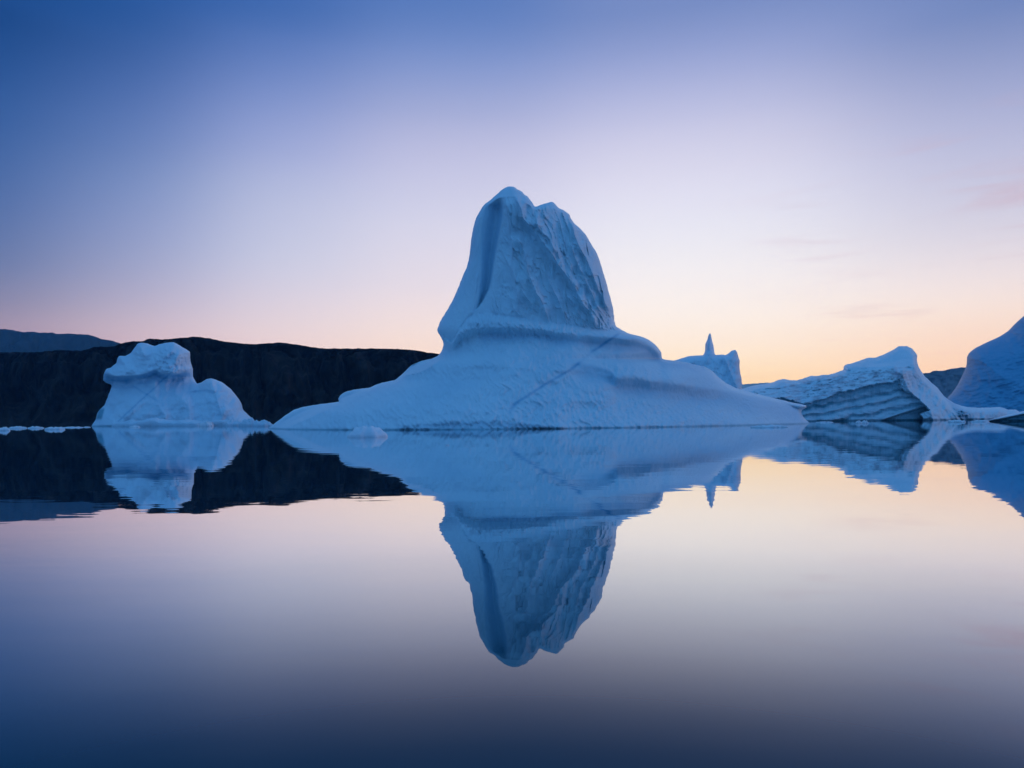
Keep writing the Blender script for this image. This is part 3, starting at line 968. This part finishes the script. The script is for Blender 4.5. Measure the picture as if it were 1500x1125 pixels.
def mid_front(px, py, d):
    face, j = mid_masks(px, py)
    f0 = 392 + (px - 1180) * .10
    up_ = np.clip(FT(px) - py, 0, 60)
    top = f0 + up_ * 1.15 + 6 * sst(12, 0, up_) * 0
    s = py + .19 * (px - 1220)
    wall = f0 + 3.2 * sst(-2, 3, py - FT(px)) - np.clip(py - FT(px), 0, 60) * .10
    for c, w in ((602, 4), (615.5, 4), (590, 3)):
        q = s - c - fbm(px / 26 + c, py / 30, 5, 3) * 3.0
        wall = wall + (1.3 + .6 * noise(px / 18 + c, py * 0, 8)) * sst(-1.5, 0, q) * sst(10, 2, q)
    q3 = py + .33 * (px - 1297) - 614
    wall = wall + 6 * sst(-1, 2, q3) * sst(1285, 1300, px)
    wall = wall + fbm(px / 4, py / 30, 9, 3) * .3 + fbm(px / 14, py / 5, 10, 4) * .5 + fbm(px / 30, py / 20, 11, 2) * 1.2
    # right flank: smooth ridge running down to the water
    xr = px - RIDGE_M(py)
    flank = f0 + 5 - 5.0 * np.exp(-np.abs(xr) / 9) + np.clip(xr, 0, 150) * .30 - np.clip(py - 560, 0, 60) * .22
    flank = flank + 4.5 * sst(0, 5, px - (1345 + (py - 540) * .78)) * sst(26, 8, px - (1345 + (py - 540) * .78))
    flank = flank + fbm(px / 9, py / 12, 20, 4) * 1.6 + ridged((px - .8 * py) / 11, (py + px) / 26, 23, 3) * .5
    tri = sst(0, 2, px - (1314 + (py - 546) * .30 + j * 2)) * sst(0, -3, px - (1329 + (py - 546) * .35)) * sst(543, 548, py) * sst(578, 573, py)
    flank = flank - tri * (2.2 + ridged(px / 6, py / 13, 24, 2) * .8)
    wf = sst(-4, 3, px - FR(py)) * sst(530, 548, py + .1 * (px - 1320))
    Y = top * (1 - wf) + flank * wf
    Y = Y * (1 - face) + wall * face
    # rough dirty upper slope, smooth dome above it
    edge = 541 + (px - 1236) * -.02 - sst(1290, 1335, px) * 6
    dome = sst(3, -3, py - edge) * sst(1228, 1240, px) * sst(1352, 1342, px)
    rough = (1 - face) * (1 - wf) * (1 - dome)
    Y = Y - rough * (fbm((px + 2 * py) / 13, py / 5.0, 30, 5, .6) * 2.0 + ridged((px + py) / 7, py / 4.4, 31, 3) * .35)
    Y = Y + dome * (7 * sst(edge - 2, edge - 9, py) - 2.5 + fbm(px / 14, py / 12, 33, 3) * 1.6)
    Y = Y + 5 * np.exp(-(((px - 1330.5) / 5) ** 2 + ((py - 539.5) / 2.0) ** 2))
    Y = Y - 3.5 * np.exp(-(((px - 1408) / 10) ** 2 + ((py - 607) / 6) ** 2)) * (1 + fbm(px / 3, py / 3, 3))
    return 484 - (484 - Y) * rnd(d, 7)


def mid_teal(px, py, d):
    face, j = mid_masks(px, py)
    u = py - FT(px)
    s = py + .19 * (px - 1220)
    t = .16 + .55 * sst(18, 4, u + j * 4)
    for c in (602, 615.5, 590):
        t = t + (.58 + .25 * noise(px / 15 + c, py * 0, 4)) * np.exp(-((s - c - 1.5 - fbm(px / 26 + c, py / 30, 5, 3) * 3.0) / 1.9) ** 2)
    q3 = py + .33 * (px - 1297) - 614
    t = t + .35 * sst(-1, 2, q3) * sst(1285, 1300, px)
    t = t + fbm(px / 14, (py + .19 * px) / 4, 61, 4) * .18
    return face * np.clip(t, 0, 1) + .5 * np.exp(-(((px - 1408) / 10) ** 2 + ((py - 608) / 5) ** 2))


def mid_dirt(px, py, d):
    face, j = mid_masks(px, py)
    n = fbm((px + py) / 16, py / 4.5, 88, 5, .65)
    band = sst(545, 552, py + (px - 1240) * .12) * sst(1345, 1315, px) * sst(1120, 1200, px)
    return (1 - face) * band * np.clip(.25 + n * .7, 0, .85)


outline_body('iceberg', MID, 1.15, mid_front, lambda px, py, d: 490 + 40 * rnd(d, 40), ICE,
             'tilted iceberg with dirty snow top over a dark teal layered wall',
             parts=[('layered_wall', lambda x, y: mid_masks(x, y)[0] > .5),
                    ('smooth_flank', lambda x, y: (x > FR(y)) & (y > 530 + .1 * (1320 - x))), ('snow_top', None)],
             attrs={'teal': mid_teal, 'dirt': mid_dirt, 'vein_shade': lambda px, py, d: .35 * sst(0, 6, px - (1348 + (py - 540) * .78)) * sst(22, 8, px - (1348 + (py - 540) * .78)) * sst(548, 560, py)},  # bluer strip down the flank's groove
             seed=9)

# ------------------------------------------------------------------ tall smooth dome at the edge
DOME = [(1372, 650), (1380, 598), (1388, 582.6), (1394.6, 575.8), (1403, 563), (1411.5, 546.3), (1415.7, 534.5), (1416.6, 523), (1420, 516.7),
        (1428.4, 510), (1445.3, 501.5), (1462, 494), (1475.7, 485.5), (1487.5, 473.6), (1500, 462.7), (1530, 441), (1570, 428), (1620, 440),
        (1660, 500), (1690, 560), (1710, 650)]


def dome_front(px, py, d):
    h = 120 * rnd(d, 110) + np.clip(py - 480, 0, 160) * .35
    h += noise(px / 11 + fbm(px / 30, py / 20, 3) * .8, (py + .18 * px) / 3.6, 5) * 1.7 + noise(px / 6, (py - .1 * px) / 2.6, 6) * .8
    h += fbm(px / 40, py / 30, 7, 3) * 5
    return 900 - h


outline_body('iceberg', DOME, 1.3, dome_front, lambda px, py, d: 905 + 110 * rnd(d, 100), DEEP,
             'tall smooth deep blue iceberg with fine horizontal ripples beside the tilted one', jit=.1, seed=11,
             attrs={'vein_shade': lambda px, py, d: .25 * sst(.1, .5, fbm(px / 50, py / 12, 4, 3))})

# ------------------------------------------------------------------ low slab in front of it
SLAB = [(1443, 617.2), (1449, 615), (1460, 612), (1480, 606.5), (1500, 602), (1530, 597), (1560, 596), (1590, 603), (1600, 616), (1602, 640), (1452, 640)]


def slab_front(px, py, d):
    e = curve([(1440, 616), (1452, 614.8), (1470, 611.5), (1500, 605.5), (1530, 601), (1600, 610)])(px)
    s = py - e
    return 268 + np.clip(-s, 0, 20) * 1.6 + 3.2 * sst(0, 3.5, s) + fbm(px / 9, py / 3, 3, 3) * .4


outline_body('ice_slab', SLAB, .9, slab_front, lambda px, py, d: 285 + 12 * rnd(d, 10), ICE,
             'low white ice slab with dark undercut edge lying before the smooth dome', cat='ice slab', jit=.15, seed=13,
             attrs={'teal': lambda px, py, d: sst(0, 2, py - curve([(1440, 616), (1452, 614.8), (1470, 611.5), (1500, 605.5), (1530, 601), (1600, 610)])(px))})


# ------------------------------------------------------------------ floating bits
def lump(name, px, py, wpx, hpx, label, cat, group=None, seed=0, deep=.55, peak=.6, rough=1.0, nr=26, na=72, mat=ICE_BIT):
    """irregular piece of floating ice: waterline at photo row py"""
    hy = 623.1 - .0091 * px
    Y = CAM_H * FPX / (py - hy)
    c = at(px, py, Y)
    k = Y / FPX
    a = np.linspace(0, 2 * np.pi, na, endpoint=False)
    r = np.linspace(0, 1, nr)
    R, A = np.meshgrid(r, a, indexing='ij')
    cx, sy = np.cos(A), np.sin(A)
    edge = 1 + .36 * rough * fbm(cx * 1.6 + seed, sy * 1.6 + seed * 3, seed, 4)
    X = R * cx * edge * wpx * k / 2
    Yd = R * sy * edge * wpx * k / 2 * deep
    q = fbm(X / (wpx * k) * 5 + seed * 7, Yd / (wpx * k) * 5, seed + 3, 5, .58)
    q2 = ridged(X / (wpx * k) * 4 + seed * 5, Yd / (wpx * k) * 4, seed + 5, 3)
    prof = np.clip(1 - R ** 2.4, 0, 1) ** peak
    Z = hpx * k * prof * (.78 + (.42 * q + .14 * q2) * rough) - (R > .97) * .25 * hpx * k
    Z = np.where(R >= 1, -.5 * hpx * k - .1, Z)
    V = np.stack([X, Yd, Z], -1).reshape(-1, 3)
    F = []
    for i in range(nr - 1):
        for j in range(na):
            b, d = i * na + j, i * na + (j + 1) % na
            F.append((b, b + na, d + na, d) if i else (b, b + na, d + na))
    F.append(tuple(range((nr - 1) * na, nr * na))[::-1])
    o = mesh_obj(name, V, F, mat, None, (float(c[0]), float(c[1]) + wpx * k * deep * .5, 0))
    return tag(o, label, cat, group)


lump('bergy_bit', 532, 640.5, 62, 18, 'rounded clear-edged lump of ice floating before the rippled skirt', 'ice lump', seed=2, deep=.7, peak=.8, rough=.45)
lump('ice_fragment', 562, 639.5, 9, 7, 'small knob of ice touching the rounded floating lump', 'ice fragment', seed=3, deep=.8, rough=.4)
lump('ice_fragment', 655, 652.5, 5, 2, 'tiny speck of ice alone on the still water before the skirt', 'ice fragment', seed=4)
lump('ice_floe', 1130, 626.3, 50, 3.2, 'thin flat floe off the pointed right end of the rippled skirt', 'ice floe', seed=5, deep=.35, peak=.35)
lump('ice_fragment', 1259, 620.3, 8, 4, 'white broken fragment under the dark layered wall', 'ice fragment', 'white fragments under the layered wall', seed=6)
lump('ice_fragment', 1268, 620.1, 9, 4, 'white broken fragment under the dark layered wall', 'ice fragment', 'white fragments under the layered wall', seed=7)
lump('ice_floe', 1210, 618.9, 24, 1.4, 'thin pale streak of ice between layered wall and skirt tip', 'ice floe', seed=8, deep=.3, peak=.3)
lump('ice_floe', 1404, 618.6, 22, 3.4, 'flat grey floe below the smooth flank of the tilted iceberg', 'ice floe', seed=9, deep=.4, peak=.4)
lump('ice_floe', 1440, 618.0, 22, 2.6, 'flat pale floe at the tip of the low slab', 'ice floe', seed=10, deep=.4, peak=.4)
for i, (x, y, w, h) in enumerate([(2, 631, 20, 4.5), (22, 627.5, 24, 2.8), (49, 627.5, 20, 2.8), (77, 629.5, 25, 3.8), (103, 626.6, 28, 1.6), (126, 626, 9, 1.2)]):
    lump('ice_floe', x, y, w, h, 'small white floe drifting along the foot of the dark hill', 'ice floe',
         'floes along the foot of the dark hill', seed=20 + i, deep=.5, peak=.4)
lump('ice_shelf', 240, 624.2, 172, 9, 'long low ice shelf along the front of the squat lumpy iceberg', 'ice shelf', seed=31, deep=.18, peak=.3, na=160, mat=ICE_FAR)
lump('ice_fragment', 301, 624.6, 19, 6, 'dark-bottomed chunk at the end of the low ice shelf', 'ice fragment', seed=32)
lump('ice_fragment', 196, 626, 14, 2.5, 'small flat fragment off the low ice shelf', 'ice fragment', seed=33)
for i, (x, y, w, h) in enumerate([(341, 624.0, 34, 8), (362, 624.2, 34, 10), (381, 624.6, 30, 9)]):
    lump('brash_heap', x, y, w, h, ('low heap of broken ice against the shoulder of the squat iceberg',
                                    'tallest heap of broken ice between squat iceberg and rippled skirt',
                                    'heap of broken ice touching the left end of the rippled skirt')[i], 'ice heap',
         'broken ice between the two icebergs', seed=40 + i, deep=.4, peak=.5, mat=ICE_FAR)

# ------------------------------------------------------------------ haze
HZ = HAZE_R
hz_top = HAZE_TOP
V = [(x, y, z) for z in (-60.0, hz_top) for x, y in ((-HZ, -HZ), (HZ, -HZ), (HZ, HZ), (-HZ, HZ))]
F = [(3, 2, 1, 0), (4, 5, 6, 7), (0, 1, 5, 4), (1, 2, 6, 5), (2, 3, 7, 6), (3, 0, 4, 7)]
hm, HN, HL = new_mat('thin_haze')
ho = HN.new('ShaderNodeOutputMaterial')
hv = HN.new('ShaderNodeVolumePrincipled')
hv.inputs['Color'].default_value = HAZE_C + (1,)
hv.inputs['Absorption Color'].default_value = (1, 1, 1, 1)
hv.inputs['Density'].default_value = HAZE_D
hv.inputs['Anisotropy'].default_value = 0.15
HL.new(hv.outputs[0], ho.inputs['Volume'])
haze = tag(mesh_obj('haze', np.array(V), F, hm, smooth=False), kind='stuff')
